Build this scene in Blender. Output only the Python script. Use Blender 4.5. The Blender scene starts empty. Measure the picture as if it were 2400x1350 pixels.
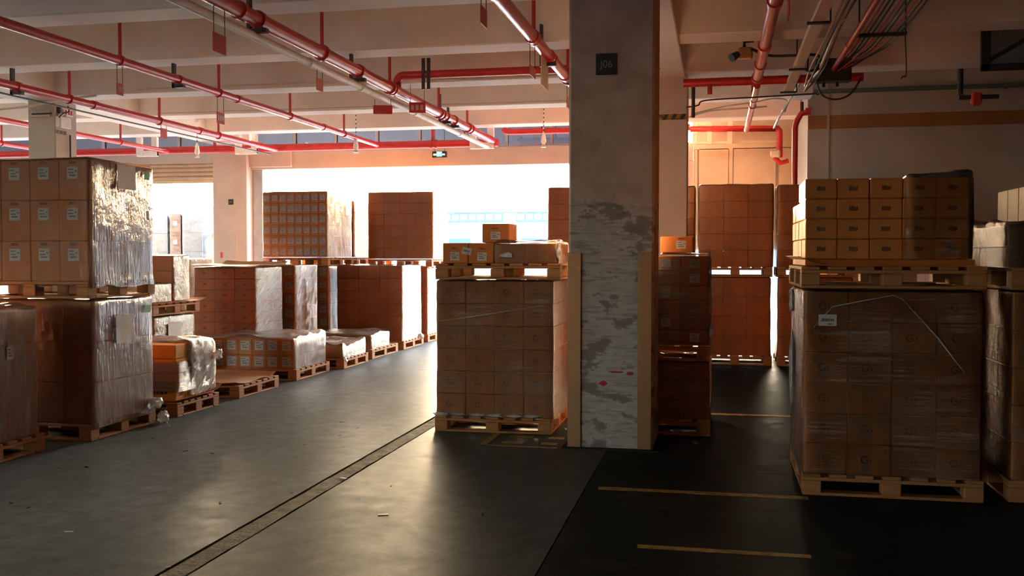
import bpy, math, random
from mathutils import Vector, noise
random.seed(7)
D = bpy.data
SC = bpy.context.scene
COL = SC.collection
R = math.radians

# ------------------------------------------------------------------ camera, sky, sun, exposure
cd = D.cameras.new('camera'); cam = D.objects.new('camera', cd); COL.objects.link(cam)
cd.sensor_width = 36.0; cd.lens = 34.5; cd.clip_start = 0.05; cd.clip_end = 500
cam.location = (0, 0, 1.6); cam.rotation_euler = (R(90 - 1.868), 0, R(11.8))
SC.camera = cam

SUNDIR = Vector((-0.3635, 0.9492, 0.0935)).normalized()
W = D.worlds.new('sky'); SC.world = W; W.use_nodes = True
nt = W.node_tree; nt.nodes.clear()
sky = nt.nodes.new('ShaderNodeTexSky'); sky.sky_type = 'NISHITA'
sky.sun_disc = False; sky.sun_elevation = R(12); sky.sun_rotation = math.atan2(SUNDIR.x, SUNDIR.y)
sky.air_density = 1.0; sky.dust_density = 2.0; sky.ozone_density = 1.0
bg = nt.nodes.new('ShaderNodeBackground'); bg.inputs[1].default_value = 1.0
wo = nt.nodes.new('ShaderNodeOutputWorld')
nt.links.new(sky.outputs[0], bg.inputs[0]); nt.links.new(bg.outputs[0], wo.inputs[0])
sl = D.lights.new('sun', 'SUN'); sl.energy = 9.0; sl.color = (1.0, 0.72, 0.45); sl.angle = R(0.8)
so = D.objects.new('sun', sl); COL.objects.link(so); so.location = SUNDIR * 60
so.rotation_euler = SUNDIR.to_track_quat('Z', 'Y').to_euler()
SC.view_settings.view_transform = 'Standard'; SC.view_settings.look = 'None'
SC.view_settings.gamma = 1.0; SC.view_settings.use_curve_mapping = False
SC.view_settings.exposure = 3.0
SC.cycles.max_bounces = 10; SC.cycles.diffuse_bounces = 6; SC.cycles.transparent_max_bounces = 24
SC.cycles.caustics_reflective = False; SC.cycles.caustics_refractive = False
SC.cycles.sample_clamp_indirect = 6.0

# ------------------------------------------------------------------ materials
M = {}
def newmat(name):
    m = D.materials.new(name); m.use_nodes = True; m.node_tree.nodes.clear(); M[name] = m
    return m, m.node_tree.nodes, m.node_tree.links
def out(N, L, sock):
    o = N.new('ShaderNodeOutputMaterial'); L.new(sock, o.inputs[0])
def coords(N, L, scale=(1, 1, 1), rot=(0, 0, 0), space='Object'):
    t = N.new('ShaderNodeTexCoord'); mp = N.new('ShaderNodeMapping')
    if any(rot): mp.vector_type = 'TEXTURE'; scale = tuple(1 / x for x in scale)   # turn first, then stretch
    mp.inputs['Scale'].default_value = scale; mp.inputs['Rotation'].default_value = rot
    L.new(t.outputs[space], mp.inputs[0]); return mp.outputs[0]
def noi(N, L, vec, s, det=4, rough=.55):
    n = N.new('ShaderNodeTexNoise'); n.inputs['Scale'].default_value = s
    n.inputs['Detail'].default_value = det; n.inputs['Roughness'].default_value = rough
    L.new(vec, n.inputs['Vector']); return n.outputs[0]
def ramp(N, L, f, stops):
    r = N.new('ShaderNodeValToRGB'); e = r.color_ramp.elements
    while len(e) < len(stops): e.new(0.5)
    for i, (p, c) in enumerate(stops):
        e[i].position = p; e[i].color = (*c, 1) if len(c) == 3 else c
    L.new(f, r.inputs[0]); return r.outputs[0]
def mixc(N, L, f, a, b, mode='MIX'):
    m = N.new('ShaderNodeMix'); m.data_type = 'RGBA'; m.blend_type = mode
    for s, v in ((0, f), (6, a), (7, b)):
        if hasattr(v, 'is_linked') or hasattr(v, 'links'): L.new(v, m.inputs[s])
        elif s == 0: m.inputs[0].default_value = v
        else: m.inputs[s].default_value = (*v, 1)
    return m.outputs[2]
def math_(N, L, op, a, b=None):
    m = N.new('ShaderNodeMath'); m.operation = op
    for i, v in enumerate((a, b)):
        if v is None: continue
        if hasattr(v, 'links'): L.new(v, m.inputs[i])
        else: m.inputs[i].default_value = v
    return m.outputs[0]
def bump(N, L, h, st, dist=.01):
    b = N.new('ShaderNodeBump'); b.inputs['Strength'].default_value = st; b.inputs['Distance'].default_value = dist
    L.new(h, b.inputs['Height']); return b.outputs[0]
def prin(N, L, col, rough, metal=0, spec=.5, nrm=None, **kw):
    p = N.new('ShaderNodeBsdfPrincipled')
    if hasattr(col, 'links'): L.new(col, p.inputs['Base Color'])
    else: p.inputs['Base Color'].default_value = (*col, 1)
    if hasattr(rough, 'links'): L.new(rough, p.inputs['Roughness'])
    else: p.inputs['Roughness'].default_value = rough
    p.inputs['Metallic'].default_value = metal; p.inputs['Specular IOR Level'].default_value = spec
    if nrm: L.new(nrm, p.inputs['Normal'])
    for k, v in kw.items(): p.inputs[k].default_value = v
    return p.outputs[0]
def simple(name, col, rough=.5, metal=0, spec=.5, var=.12, scale=6, bmp=0):
    m, N, L = newmat(name)
    v = coords(N, L); n = noi(N, L, v, scale, 5)
    lo = tuple(c * (1 - var) for c in col); hi = tuple(min(1, c * (1 + var)) for c in col)
    c = ramp(N, L, n, [(.3, lo), (.7, hi)])
    out(N, L, prin(N, L, c, rough, metal, spec, bump(N, L, n, bmp) if bmp else None)); return m
def cardboard(name, col, var=.16):
    m, N, L = newmat(name)
    v = coords(N, L); n = noi(N, L, v, 5, 5)
    oi = N.new('ShaderNodeObjectInfo')
    c = ramp(N, L, n, [(.3, tuple(x * (1 - var) for x in col)), (.7, tuple(x * (1 + var) for x in col))])
    c = mixc(N, L, math_(N, L, 'MULTIPLY', oi.outputs['Random'], .35), c, tuple(x * .62 for x in col))
    flute = noi(N, L, coords(N, L, (120, 120, 3)), 1, 2)
    out(N, L, prin(N, L, c, .72, 0, .35, bump(N, L, flute, .12, .003)))
    return m
cardboard('cardboard', (.54, .175, .042)); cardboard('cardboard_dark', (.47, .125, .026)); cardboard('cardboard_yellow', (.85, .36, .05))
cardboard('cardboard_brown_shaded', (.15, .085, .055)); cardboard('cardboard_pale', (.52, .29, .14))
def wood():
    m, N, L = newmat('pallet_wood')
    oi = N.new('ShaderNodeObjectInfo'); v = coords(N, L, (1, 1, 1))
    n = noi(N, L, coords(N, L, (3, 3, 40)), 3, 5); n2 = noi(N, L, v, 9, 4)
    c = ramp(N, L, n, [(.25, (.30, .115, .038)), (.55, (.47, .195, .07)), (.8, (.56, .265, .105))])
    c = mixc(N, L, math_(N, L, 'MULTIPLY', oi.outputs['Random'], .45), c, (.30, .16, .07))
    c = mixc(N, L, math_(N, L, 'MULTIPLY', n2, .3), c, (.22, .11, .055))
    out(N, L, prin(N, L, c, .75, 0, .3, bump(N, L, n, .25, .004)))
wood()
def film(name, lo, hi, streak, rot=(0, 0, 0), tint=(.88, .80, .70), rough=.13, rel=.5, fr_=1.3, band=(.34, .66)):
    """thin stretch film: mostly clear, milky where it is bunched, glossy on top"""
    m, N, L = newmat(name)
    v = coords(N, L, streak, rot)
    n = noi(N, L, v, 1.0, 6, .62); big = noi(N, L, coords(N, L), 2.2, 3)
    s = math_(N, L, 'ADD', math_(N, L, 'MULTIPLY', n, .65), math_(N, L, 'MULTIPLY', big, .35))
    f = ramp(N, L, s, [(band[0], (lo,) * 3), (band[1], (hi,) * 3)])
    fine = noi(N, L, coords(N, L, tuple(x * 2.2 for x in streak), rot), 1.0, 4, .6)
    lump = noi(N, L, coords(N, L), 9, 3)
    h = math_(N, L, 'ADD', fine, math_(N, L, 'MULTIPLY', lump, 1.6))
    b = bump(N, L, h, rel, .012)
    body = N.new('ShaderNodeBsdfDiffuse'); body.inputs[0].default_value = (*tint, 1); L.new(b, body.inputs['Normal'])
    tl = N.new('ShaderNodeBsdfTranslucent'); tl.inputs[0].default_value = (*tint, 1)
    mb = N.new('ShaderNodeMixShader'); mb.inputs[0].default_value = .35; L.new(body.outputs[0], mb.inputs[1]); L.new(tl.outputs[0], mb.inputs[2])
    tr = N.new('ShaderNodeBsdfTransparent'); tr.inputs[0].default_value = (.97, .96, .95, 1)
    m1 = N.new('ShaderNodeMixShader'); L.new(f, m1.inputs[0]); L.new(tr.outputs[0], m1.inputs[1]); L.new(mb.outputs[0], m1.inputs[2])
    gl = N.new('ShaderNodeBsdfGlossy'); gl.inputs['Roughness'].default_value = rough; L.new(b, gl.inputs['Normal'])
    fr = N.new('ShaderNodeFresnel'); fr.inputs[0].default_value = 1.5; L.new(b, fr.inputs['Normal'])
    m2 = N.new('ShaderNodeMixShader'); L.new(math_(N, L, 'MULTIPLY', fr.outputs[0], fr_), m2.inputs[0])
    L.new(m1.outputs[0], m2.inputs[1]); L.new(gl.outputs[0], m2.inputs[2])
    out(N, L, m2.outputs[0])
film('film_vertical', .06, .46, (26, 26, 2.2))
film('film_horizontal', .01, .46, (1.8, 1.8, 56), rough=.18, rel=1.0, fr_=1.1, band=(.50, .68))
film('film_diagonal', .08, .62, (5, 5, 46), (R(28), 0, 0), rough=.14, rel=.9, band=(.40, .62))
film('film_clear', .0, .12, (4, 4, 20), rough=.14, rel=.8, fr_=.9, band=(.46, .68))
film('film_glint', .0, .30, (7, 7, 26), (0, R(14), 0), rough=.12, rel=1.0, fr_=1.0, band=(.52, .68))
film('film_bunched', .35, .95, (14, 14, 14), tint=(.9, .87, .84), rough=.12, rel=1.0)
film('film_crumpled', .10, .5, (14, 14, 14), rough=.1, rel=1.0)

def painted(name, col, stain=.35, scale=1.2):
    m, N, L = newmat(name)
    v = coords(N, L, space='Object'); n = noi(N, L, v, scale, 6, .6); n2 = noi(N, L, v, 14, 4)
    c = ramp(N, L, n, [(.3, tuple(x * (1 - stain * .5) for x in col)), (.65, col)])
    c = mixc(N, L, math_(N, L, 'MULTIPLY', n2, .12), c, (.2, .15, .1))
    out(N, L, prin(N, L, c, .75, 0, .3, bump(N, L, n2, .15, .004)))
painted('painted_concrete', (.56, .50, .465)); painted('wall_paint', (.52, .495, .47)); painted('right_wall_paint', (.50, .48, .45)); painted('beam_paint', (.84, .77, .72))
painted('rear_paint', (.075, .065, .06)); painted('band_shade_paint', (.36, .17, .06)); painted('panel_paint', (.66, .56, .43))
def column_mat():
    m, N, L = newmat('peeling_concrete')
    t = N.new('ShaderNodeTexCoord'); sep = N.new('ShaderNodeSeparateXYZ'); L.new(t.outputs['Object'], sep.inputs[0])
    v = coords(N, L); va = coords(N, L, (1, 1, 1.7))
    base = noi(N, L, v, 5, 6, .65); fine = noi(N, L, v, 40, 4)
    up = ramp(N, L, base, [(.25, (.36, .28, .245)), (.5, (.48, .39, .345)), (.75, (.55, .465, .42))])
    n1 = noi(N, L, va, 3.4, 9, .62)
    low = ramp(N, L, n1, [(.38, (.20, .175, .17)), (.45, (.26, .23, .22)), (.462, (.45, .42, .41)), (.52, (.49, .46, .445)), (.56, (.43, .40, .39)), (.62, (.41, .385, .375)), (.66, (.52, .49, .48))])
    # the flaked zone reaches up to about two metres, with a ragged edge
    edge = math_(N, L, 'ADD', sep.outputs[2], math_(N, L, 'MULTIPLY', noi(N, L, v, 7, 5), .25))
    f = ramp(N, L, math_(N, L, 'MULTIPLY', edge, .25), [(.535, (1,) * 3), (.545, (0,) * 3)])
    sk = noi(N, L, coords(N, L, (3, 3, 28)), 1.6, 6, .65)   # trowel and scrape marks
    low = mixc(N, L, ramp(N, L, sk, [(.50, (0,) * 3), (.64, (.75,) * 3)]), low, (.23, .205, .195))
    c = mixc(N, L, f, up, low)
    red = noi(N, L, coords(N, L, (1, 1, 1)), 2.3, 3)
    c = mixc(N, L, math_(N, L, 'MULTIPLY', fine, .25), c, (.10, .08, .07))
    h = math_(N, L, 'ADD', n1, math_(N, L, 'MULTIPLY', fine, .3))
    out(N, L, prin(N, L, c, .85, 0, .3, bump(N, L, h, .5, .02)))
column_mat()
def floor_mat(name, lo, hi, tint, gloss=.075):
    m, N, L = newmat(name)
    v = coords(N, L, space='Object')
    n = noi(N, L, coords(N, L, (1.0, .55, 1)), 1.1, 7, .62); n2 = noi(N, L, v, 7, 6, .65); n3 = noi(N, L, v, 60, 3)
    sw = noi(N, L, coords(N, L, (.8, 5, 1), (0, 0, R(25))), 1.5, 5)
    c = ramp(N, L, n, [(.3, lo), (.7, hi)])
    c = mixc(N, L, ramp(N, L, n2, [(.35, (0,) * 3), (.65, (.7,) * 3)]), c, tint)
    c = mixc(N, L, ramp(N, L, n2, [(.66, (0,) * 3), (.74, (.55,) * 3)]), c, tuple(x * .55 for x in lo))
    r = ramp(N, L, math_(N, L, 'ADD', math_(N, L, 'MULTIPLY', sw, .5), math_(N, L, 'MULTIPLY', n2, .5)), [(.34, (.30,) * 3), (.64, (.50,) * 3)])
    b = bump(N, L, math_(N, L, 'ADD', n3, math_(N, L, 'MULTIPLY', n2, 2)), .06, .01)
    df = N.new('ShaderNodeBsdfDiffuse'); L.new(c, df.inputs[0]); L.new(b, df.inputs['Normal'])
    gl = N.new('ShaderNodeBsdfGlossy'); gl.inputs[0].default_value = (.95, .95, .95, 1); L.new(r, gl.inputs['Roughness']); L.new(b, gl.inputs['Normal'])
    lw = N.new('ShaderNodeLayerWeight'); lw.inputs[0].default_value = .5
    f4 = math_(N, L, 'POWER', lw.outputs['Facing'], 4.0); fc = math_(N, L, 'ADD', math_(N, L, 'MULTIPLY', f4, gloss), .02)
    mx = N.new('ShaderNodeMixShader'); L.new(fc, mx.inputs[0]); L.new(df.outputs[0], mx.inputs[1]); L.new(gl.outputs[0], mx.inputs[2])
    out(N, L, mx.outputs[0])
floor_mat('floor_concrete', (.10, .111, .114), (.165, .178, .182), (.068, .075, .077))
floor_mat('floor_mid_shaded', (.06, .072, .07), (.105, .12, .118), (.045, .053, .05), .09)  # copy of the concrete darkened for the centre stack's shadow
floor_mat('floor_green_shaded', (.009, .013, .012), (.020, .027, .024), (.008, .011, .010), .035)  # green floor; the right side's shadow is darkened into its colour
def strip_mat():
    m, N, L = newmat('joint_filler')
    v = coords(N, L); n = noi(N, L, v, 9, 6, .7); n2 = noi(N, L, v, 45, 4)
    c = ramp(N, L, n, [(.3, (.075, .066, .055)), (.55, (.155, .137, .112)), (.75, (.21, .187, .155))])
    out(N, L, prin(N, L, c, .95, 0, .04, bump(N, L, n2, 1.0, .02)))
strip_mat()
simple('joint_dark', (.02, .018, .016), .9)
simple('red_paint', (.48, .022, .020), .32, 0, .5, .15); simple('red_sign', (.50, .045, .03), .5)
simple('black_metal', (.018, .018, .02), .5); simple('dark_metal', (.06, .05, .05), .45, .6); simple('grey_metal', (.42, .42, .42), .4, .7)
simple('galvanised', (.62, .60, .58), .38, .6); simple('white_metal', (.72, .70, .68), .5); simple('tray_paint', (.62, .50, .38), .55)
simple('guard_metal', (.40, .235, .14), .34, .8, .5, .08, 3); simple('cable_black', (.015, .014, .014), .5); simple('cable_pale', (.66, .58, .48), .5)
simple('teal_pipe', (.10, .16, .15), .45); simple('paper', (.50, .47, .46), .6); simple('print_ink', (.09, .08, .08), .7)
simple('carton_print', (.12, .045, .02), .7); simple('green_tag', (.06, .28, .06), .6); simple('red_print', (.45, .03, .04), .6)
simple('yellow_paint', (.26, .15, .018), .6, var=.7, scale=14); simple('black_paint', (.02, .02, .02), .5); simple('sign_black', (.008, .008, .010), .4)
simple('sign_grey', (.22, .22, .23), .5); simple('lamp_white', (.8, .78, .74), .35); simple('brass', (.5, .28, .1), .35, .8)
simple('asphalt', (.36, .35, .34), .9); simple('plaster_white', (.36, .36, .36), .8); simple('teal_cladding', (.09, .22, .215), .6); simple('blue_frame', (.025, .06, .15), .5); cardboard('cardboard_yard', (.18, .075, .03))
simple('blue_plastic', (.02, .05, .13), .5); simple('grey_wrap', (.13, .145, .155), .35, var=.25, scale=12); simple('shutter_steel', (.55, .40, .28), .38, .55)
simple('red_dab', (.42, .02, .03), .6)
def glass(name, tint):
    m, N, L = newmat(name)
    tr = N.new('ShaderNodeBsdfTransparent'); tr.inputs[0].default_value = (*tint, 1)
    gl = N.new('ShaderNodeBsdfGlossy'); gl.inputs['Roughness'].default_value = .03
    mx = N.new('ShaderNodeMixShader'); mx.inputs[0].default_value = .08
    L.new(tr.outputs[0], mx.inputs[1]); L.new(gl.outputs[0], mx.inputs[2]); out(N, L, mx.outputs[0])
glass('grimy_glass', (.022, .026, .04)); glass('dark_glass', (.25, .32, .5))
def emis(name, col, s):
    m, N, L = newmat(name)
    e = N.new('ShaderNodeEmission'); e.inputs[0].default_value = (*col, 1); e.inputs[1].default_value = s
    out(N, L, e.outputs[0])
emis('exit_green', (.12, .85, .42), .32); emis('exit_pale', (.7, .95, .6), .45)

# ------------------------------------------------------------------ mesh helpers
class MB:
    def __init__(s): s.v = []; s.f = []; s.m = []; s.sm = []
    def add(s, vs, fs, m=0, smooth=False):
        o = len(s.v); s.v += [tuple(p) for p in vs]
        for f in fs: s.f.append([i + o for i in f]); s.m.append(m); s.sm.append(smooth)
    def box(s, x0, x1, y0, y1, z0, z1, m=0, ch=0):
        if ch <= 0:
            v = [(x, y, z) for x in (x0, x1) for y in (y0, y1) for z in (z0, z1)]
            s.add(v, [(0, 1, 3, 2), (4, 6, 7, 5), (0, 4, 5, 1), (2, 3, 7, 6), (0, 2, 6, 4), (1, 5, 7, 3)], m); return s
        c = ((x0 + x1) / 2, (y0 + y1) / 2, (z0 + z1) / 2); hh = ((x1 - x0) / 2, (y1 - y0) / 2, (z1 - z0) / 2)
        v = []; idx = {}
        for a in (-1, 1):
            for b in (-1, 1):
                for d in (-1, 1):
                    sg = (a, b, d)
                    for ax in range(3):
                        p = [c[k] + sg[k] * (hh[k] - (0 if k == ax else ch)) for k in range(3)]
                        idx[(sg, ax)] = len(v); v.append(tuple(p))
        fs = []
        for ax in range(3):
            o1, o2 = [k for k in range(3) if k != ax]
            for sg in (-1, 1):
                q = []
                for p, r in ((-1, -1), (1, -1), (1, 1), (-1, 1)):
                    t = [0, 0, 0]; t[ax] = sg; t[o1] = p; t[o2] = r; q.append(idx[(tuple(t), ax)])
                fs.append(q)
        for ax in range(3):
            o1, o2 = [k for k in range(3) if k != ax]
            for p in (-1, 1):
                for r in (-1, 1):
                    t0 = [0, 0, 0]; t0[o1] = p; t0[o2] = r; t1 = list(t0); t0[ax] = -1; t1[ax] = 1
                    t0, t1 = tuple(t0), tuple(t1)
                    fs.append([idx[(t0, o1)], idx[(t1, o1)], idx[(t1, o2)], idx[(t0, o2)]])
        for a in (-1, 1):
            for b in (-1, 1):
                for d in (-1, 1): fs.append([idx[((a, b, d), k)] for k in range(3)])
        C = Vector(c)
        for i, f in enumerate(fs):
            P = [Vector(v[k]) for k in f]; n = (P[1] - P[0]).cross(P[2] - P[0])
            if n.dot(sum(P, Vector()) / len(P) - C) < 0: fs[i] = f[::-1]
        s.add(v, fs, m); return s
    def tube(s, pts, r, n=10, m=0, cap=True):
        pts = [Vector(p) for p in pts]; rings = []; up = None
        rs = r if isinstance(r, (list, tuple)) else [r] * len(pts)
        for i, p in enumerate(pts):
            d = (pts[min(i + 1, len(pts) - 1)] - pts[max(i - 1, 0)]).normalized()
            if up is None: up = d.orthogonal().normalized()
            up = (up - d * up.dot(d)); up = up.normalized() if up.length > 1e-6 else d.orthogonal().normalized()
            sd = d.cross(up)
            rings.append([p + (up * math.cos(2 * math.pi * k / n) + sd * math.sin(2 * math.pi * k / n)) * rs[i] for k in range(n)])
        v = [q for rg in rings for q in rg]; fs = []
        for i in range(len(pts) - 1):
            for k in range(n):
                fs.append((i * n + k, i * n + (k + 1) % n, (i + 1) * n + (k + 1) % n, (i + 1) * n + k))
        s.add(v, fs, m, True)
        if cap: s.add(rings[0], [tuple(range(n))[::-1]], m); s.add(rings[-1], [tuple(range(n))], m)
        return s
    def mesh(s, name, mats):
        me = D.meshes.new(name); me.from_pydata(s.v, [], s.f)
        for mm in (mats if isinstance(mats, (list, tuple)) else [mats]): me.materials.append(M[mm])
        for p, mi, sm in zip(me.polygons, s.m, s.sm): p.material_index = mi; p.use_smooth = sm
        me.update(); return me
    def build(s, name, mats, parent=None, loc=(0, 0, 0), rot=(0, 0, 0)):
        return obj(name, s.mesh(name, mats), parent, loc, rot)
def obj(name, me, parent=None, loc=(0, 0, 0), rot=(0, 0, 0)):
    o = D.objects.new(name, me); COL.objects.link(o); o.location = loc; o.rotation_euler = rot
    if parent: o.parent = parent
    return o
def tag(o, label, cat, group=None):
    o['label'] = label; o['category'] = cat
    if group: o['group'] = group
    return o
def thing(name, label, cat, loc=(0, 0, 0), group=None, rz=0):
    return tag(obj(name, None, None, loc, (0, 0, rz)), label, cat, group)
def struct(o, label=None):
    o['kind'] = 'structure'
    if label: o['label'] = label
    return o
def arc(c, a, b, r, n=6):
    """quarter bend points around centre c from direction a to direction b"""
    c, a, b = Vector(c), Vector(a), Vector(b)
    return [c + a * r * math.cos(t * math.pi / 2 / n) + b * r * math.sin(t * math.pi / 2 / n) for t in range(n + 1)]
CACHE = {}
def cached(key, fn):
    if key not in CACHE: CACHE[key] = fn()
    return CACHE[key]
def text_mesh(txt, size, mat, ext=.001):
    cu = D.curves.new('lettering', 'FONT'); cu.body = txt; cu.size = size; cu.align_x = 'CENTER'; cu.align_y = 'CENTER'; cu.extrude = ext
    o = D.objects.new('lettering', cu); COL.objects.link(o)
    dg = bpy.context.evaluated_depsgraph_get(); me = D.meshes.new_from_object(o.evaluated_get(dg))
    D.objects.remove(o); D.curves.remove(cu); me.materials.clear(); me.materials.append(M[mat]); return me

# ------------------------------------------------------------------ setting
ZB = 3.95      # underside of the cross beams
# floor
fl = struct(MB().box(-24, 9, -9, 19.4, -.20, -.03).build('floor', 'joint_dark'), 'grey sealed concrete warehouse floor')
def slab(x0, x1, y0, y1, mat='floor_concrete'):
    MB().box(x0, x1, y0, y1, -.03, 0).build('floor_slab', mat, fl)
slab(-24, -2.748, -9, 13.2); slab(-24, -2.748, 13.208, 19.4)
slab(-2.585, -.884, -9, 4.0, 'floor_mid_shaded'); slab(-2.585, -.884, 4.006, 10.6, 'floor_mid_shaded'); slab(-2.585, -.884, 10.606, 19.4)
slab(-.876, 9, -9, 7.40, 'floor_green_shaded'); slab(-.884, 9, 7.408, 19.4, 'floor_green_shaded')
# the filled expansion joint with its ragged edge
def ragged_strip(x0, x1, y0, y1):
    n = 150; v = []; f = []
    for i in range(n + 1):
        y = y0 + (y1 - y0) * i / n
        a = x0 + .012 * noise.noise((y * 3, 1, 0)) + .006; b = x1 - .022 * abs(noise.noise((y * 2.2, 7, 0))) - .012 * abs(noise.noise((y * 9, 3, 0)))
        v += [(a, y, -.004), (b, y, -.004)]
        if i: f.append((2 * i - 2, 2 * i - 1, 2 * i + 1, 2 * i))
    mb = MB(); mb.add(v, f); return mb
ragged_strip(-2.737, -2.600, -9, 19.4).build('joint_strip', 'joint_filler', fl)
# painted floor markings (worn yellow lines)
def marking(pts, name='yellow_line'):
    mb = MB()
    for (x0, x1, y0, y1) in pts: mb.box(x0, x1, y0, y1, -.001, .0025)
    mb.build(name, 'yellow_paint', fl)
marking([(-.79, .60, 6.66, 6.74)]); marking([(-.42, .50, 5.36, 5.42)]); marking([(-.30, 1.2, 10.05, 10.15)])
marking([(-1.96, -1.90, 8.02, 8.6)]); marking([(-1.96, -1.30, 8.02, 8.06)])
for a, b, y in ((-1.80, -1.58, 8.44), (-1.80, -1.62, 8.16), (-1.46, -1.32, 8.16), (-1.44, -1.3, 8.42)): marking([(a, b, y, y + .09)], 'floor_lettering')
def stain(x, y, rx, ry, seed):
    v = [(x + rx * math.cos(t) * (1 + .35 * noise.noise((math.cos(t) * 2, math.sin(t) * 2, seed))), y + ry * math.sin(t) * (1 + .35 * noise.noise((math.cos(t) * 2, math.sin(t) * 2, seed + 5))), .0012) for t in [k * math.pi / 18 for k in range(36)]]
    mb = MB(); mb.add(v, [tuple(range(36))]); mb.build('oil_stain', 'stain_dark', fl)
floor_mat('stain_dark', (.004, .004, .004), (.009, .009, .008), (.004, .004, .004), .12)
for a in ((-.38, 6.45, .26, .26, 1), (-.55, 5.02, .16, .07, 2), (.75, 5.45, .14, .1, 3)): stain(*a)
for i in range(26):  # scattered scraps of grit and splinters
    x = random.uniform(-5, -.9); y = random.uniform(4.2, 9.5); s = random.uniform(.006, .016)
    MB().box(-s * 2, s * 2, -s * .5, s * .5, 0, s * .3, 0).build('grit', 'stain_dark' if i % 4 else 'paper', fl, (x, y, 0), (0, 0, random.uniform(0, 3)))

# ceiling slab, beams, girders, columns
struct(MB().box(-24, 9, -9, 19.4, 4.60, 4.80).build('ceiling', 'beam_paint'), 'painted concrete ceiling slab between the beams')
for i, (y, x1) in enumerate([(-6.1, 9), (-4, 9), (-1.9, 9), (.2, 9), (2.3, 9), (4.4, 9), (6.55, 9), (8.75, 9), (10.92, 9), (13.08, 9), (15.22, 1.36), (17.40, 1.36)]):
    struct(MB().box(-24, x1, y - .22, y + .22, ZB, 4.62, 0, .015).build('ceiling_beam', 'beam_paint'))
for x0, x1, y0 in ((-1.2, -.42, -9), (-10.25, -9.55, -9)):
    struct(MB().box(x0, x1, y0, 19.0 if x0 < -5 else 13.3, ZB - .04, 4.61, 0, .012).build('girder', 'beam_paint'))
# main column with its flaked plaster, corner guards, grid sign
cm = struct(MB().box(-.35, .35, -.35, .35, 0, ZB - .03, 0, .018).build('concrete_column', 'peeling_concrete', None, (-.855, 8.41, 0)), 'big square concrete column with flaking plaster and a black grid sign')
MB().box(-.40, .40, -.40, .40, 0, .012, 0).build('column_base', 'floor_green_shaded', cm)
for dx, dz, w, h in ((.05, .645, .06, .009), (.16, .635, .028, .016), (-.06, .55, .032, .022)):   # dabs of red paint
    v = [(dx + w * math.cos(t) * (1 + .5 * noise.noise((math.cos(t) * 3, math.sin(t) * 3, dx * 9))), -.353, dz + h * math.sin(t) * (1 + .4 * noise.noise((math.cos(t) * 3, math.sin(t) * 3, dz * 9)))) for t in [k * math.pi / 8 for k in range(16)]]
    mb = MB(); mb.add(v, [tuple(range(16))]); mb.build('paint_dab', 'red_dab', cm)
def guard(x, side, label):
    t = thing('corner_guard', label, 'corner guard', (x, 8.045, 0), 'steel guards on the big column')
    g = MB(); g.box(-.055 if side < 0 else -.055, .055, -.006, 0, .015, 1.63, 0, .002)
    g.box(-.055 if side < 0 else .049, -.049 if side < 0 else .055, 0, .11, .015, 1.63, 0, .002); g.build('angle_plate', 'guard_metal', t)
    for z in (.25, .86, 1.50):
        MB().tube([(-side * .04, -.006, z), (-side * .04, -.018, z)], .013, 10).build('bolt', 'brass', t)
guard(-1.155, -1, 'tall pale steel corner guard on the left edge of the big column')
guard(-.575, 1, 'tall golden-lit steel corner guard on the right edge of the big column')
s = thing('grid_sign', 'small black square sign reading J06 on the big concrete column', 'sign', (-.895, 8.055, 3.165))
MB().box(-.087, .087, -.006, 0, -.087, .087, 0, .003).build('sign_plate', 'sign_black', s)
obj('lettering', text_mesh('J06', .082, 'sign_grey'), s, (0, -.0075, -.003), (R(90), 0, 0))
def stripes(parent, x0, x1, y, z):   # yellow and black hazard band
    MB().box(x0, x1, y - .004, y, z, z + .07).build('hazard_band', 'yellow_paint', parent)
    k = x0 + .02
    while k < x1 - .06:
        v = [(k, y - .006, z), (k + .05, y - .006, z), (k + .085, y - .006, z + .07), (k + .035, y - .006, z + .07)]
        mb = MB(); mb.add(v, [(0, 1, 2, 3)]); mb.build('hazard_stripe', 'black_paint', parent); k += .11
def slim_column(x0, x1, y0, y1, label):
    c = struct(MB().box(x0, x1, y0, y1, 0, ZB - .03, 0, .012).build('slim_column', 'painted_concrete'), label); return c
kc = slim_column(-1.10, -.385, 12.9, 13.35, 'cream concrete column with a yellow and black band behind the big column')
stripes(kc, -.95, -.40, 12.898, 3.36)
lc = slim_column(-10.06, -9.60, 12.9, 13.4, 'cream concrete column with a white box at the far left')
mb = MB().box(-9.6, -9.594, 12.9, 13.15, 3.42, 3.47); mb.build('hazard_band', 'yellow_paint', lc)
for k in range(3): MB().box(-9.6, -9.592, 12.92 + k * .085, 12.96 + k * .085, 3.42, 3.47).build('hazard_stripe', 'black_paint', lc)
MB().tube([(-9.57, 13.2, 3.42), (-9.57, 13.2, 2.2)], .012, 8).build('conduit', 'dark_metal', lc)
for z0, z1, zc in ((3.58, 3.70, 'white_metal'),):
    MB().box(-9.98, -9.66, 12.86, 12.9, 3.66, 3.74).build('bracket', 'tray_paint', lc)
    MB().tube([(-9.95, 12.85, 3.70), (-9.62, 12.85, 3.70)], .012, 8).build('rod', 'dark_metal', lc)
jc = struct(MB().box(-10.30, -9.53, 18.8, 19.4, 0, ZB - .03, 0, .012).build('wall_column', 'painted_concrete'), 'wide cream column between the two loading doors')
MB().box(-10.05, -9.80, 18.79, 18.8, 1.55, 2.10).build('access_plate', 'wall_paint', jc)
MB().box(-10.13, -10.09, 18.785, 18.8, 1.56, 1.68).build('socket_box', 'red_sign', jc)
s = thing('grid_sign', 'tiny faded dark square sign on the column beside the loading door', 'sign', (-9.885, 18.79, 2.72))
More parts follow.
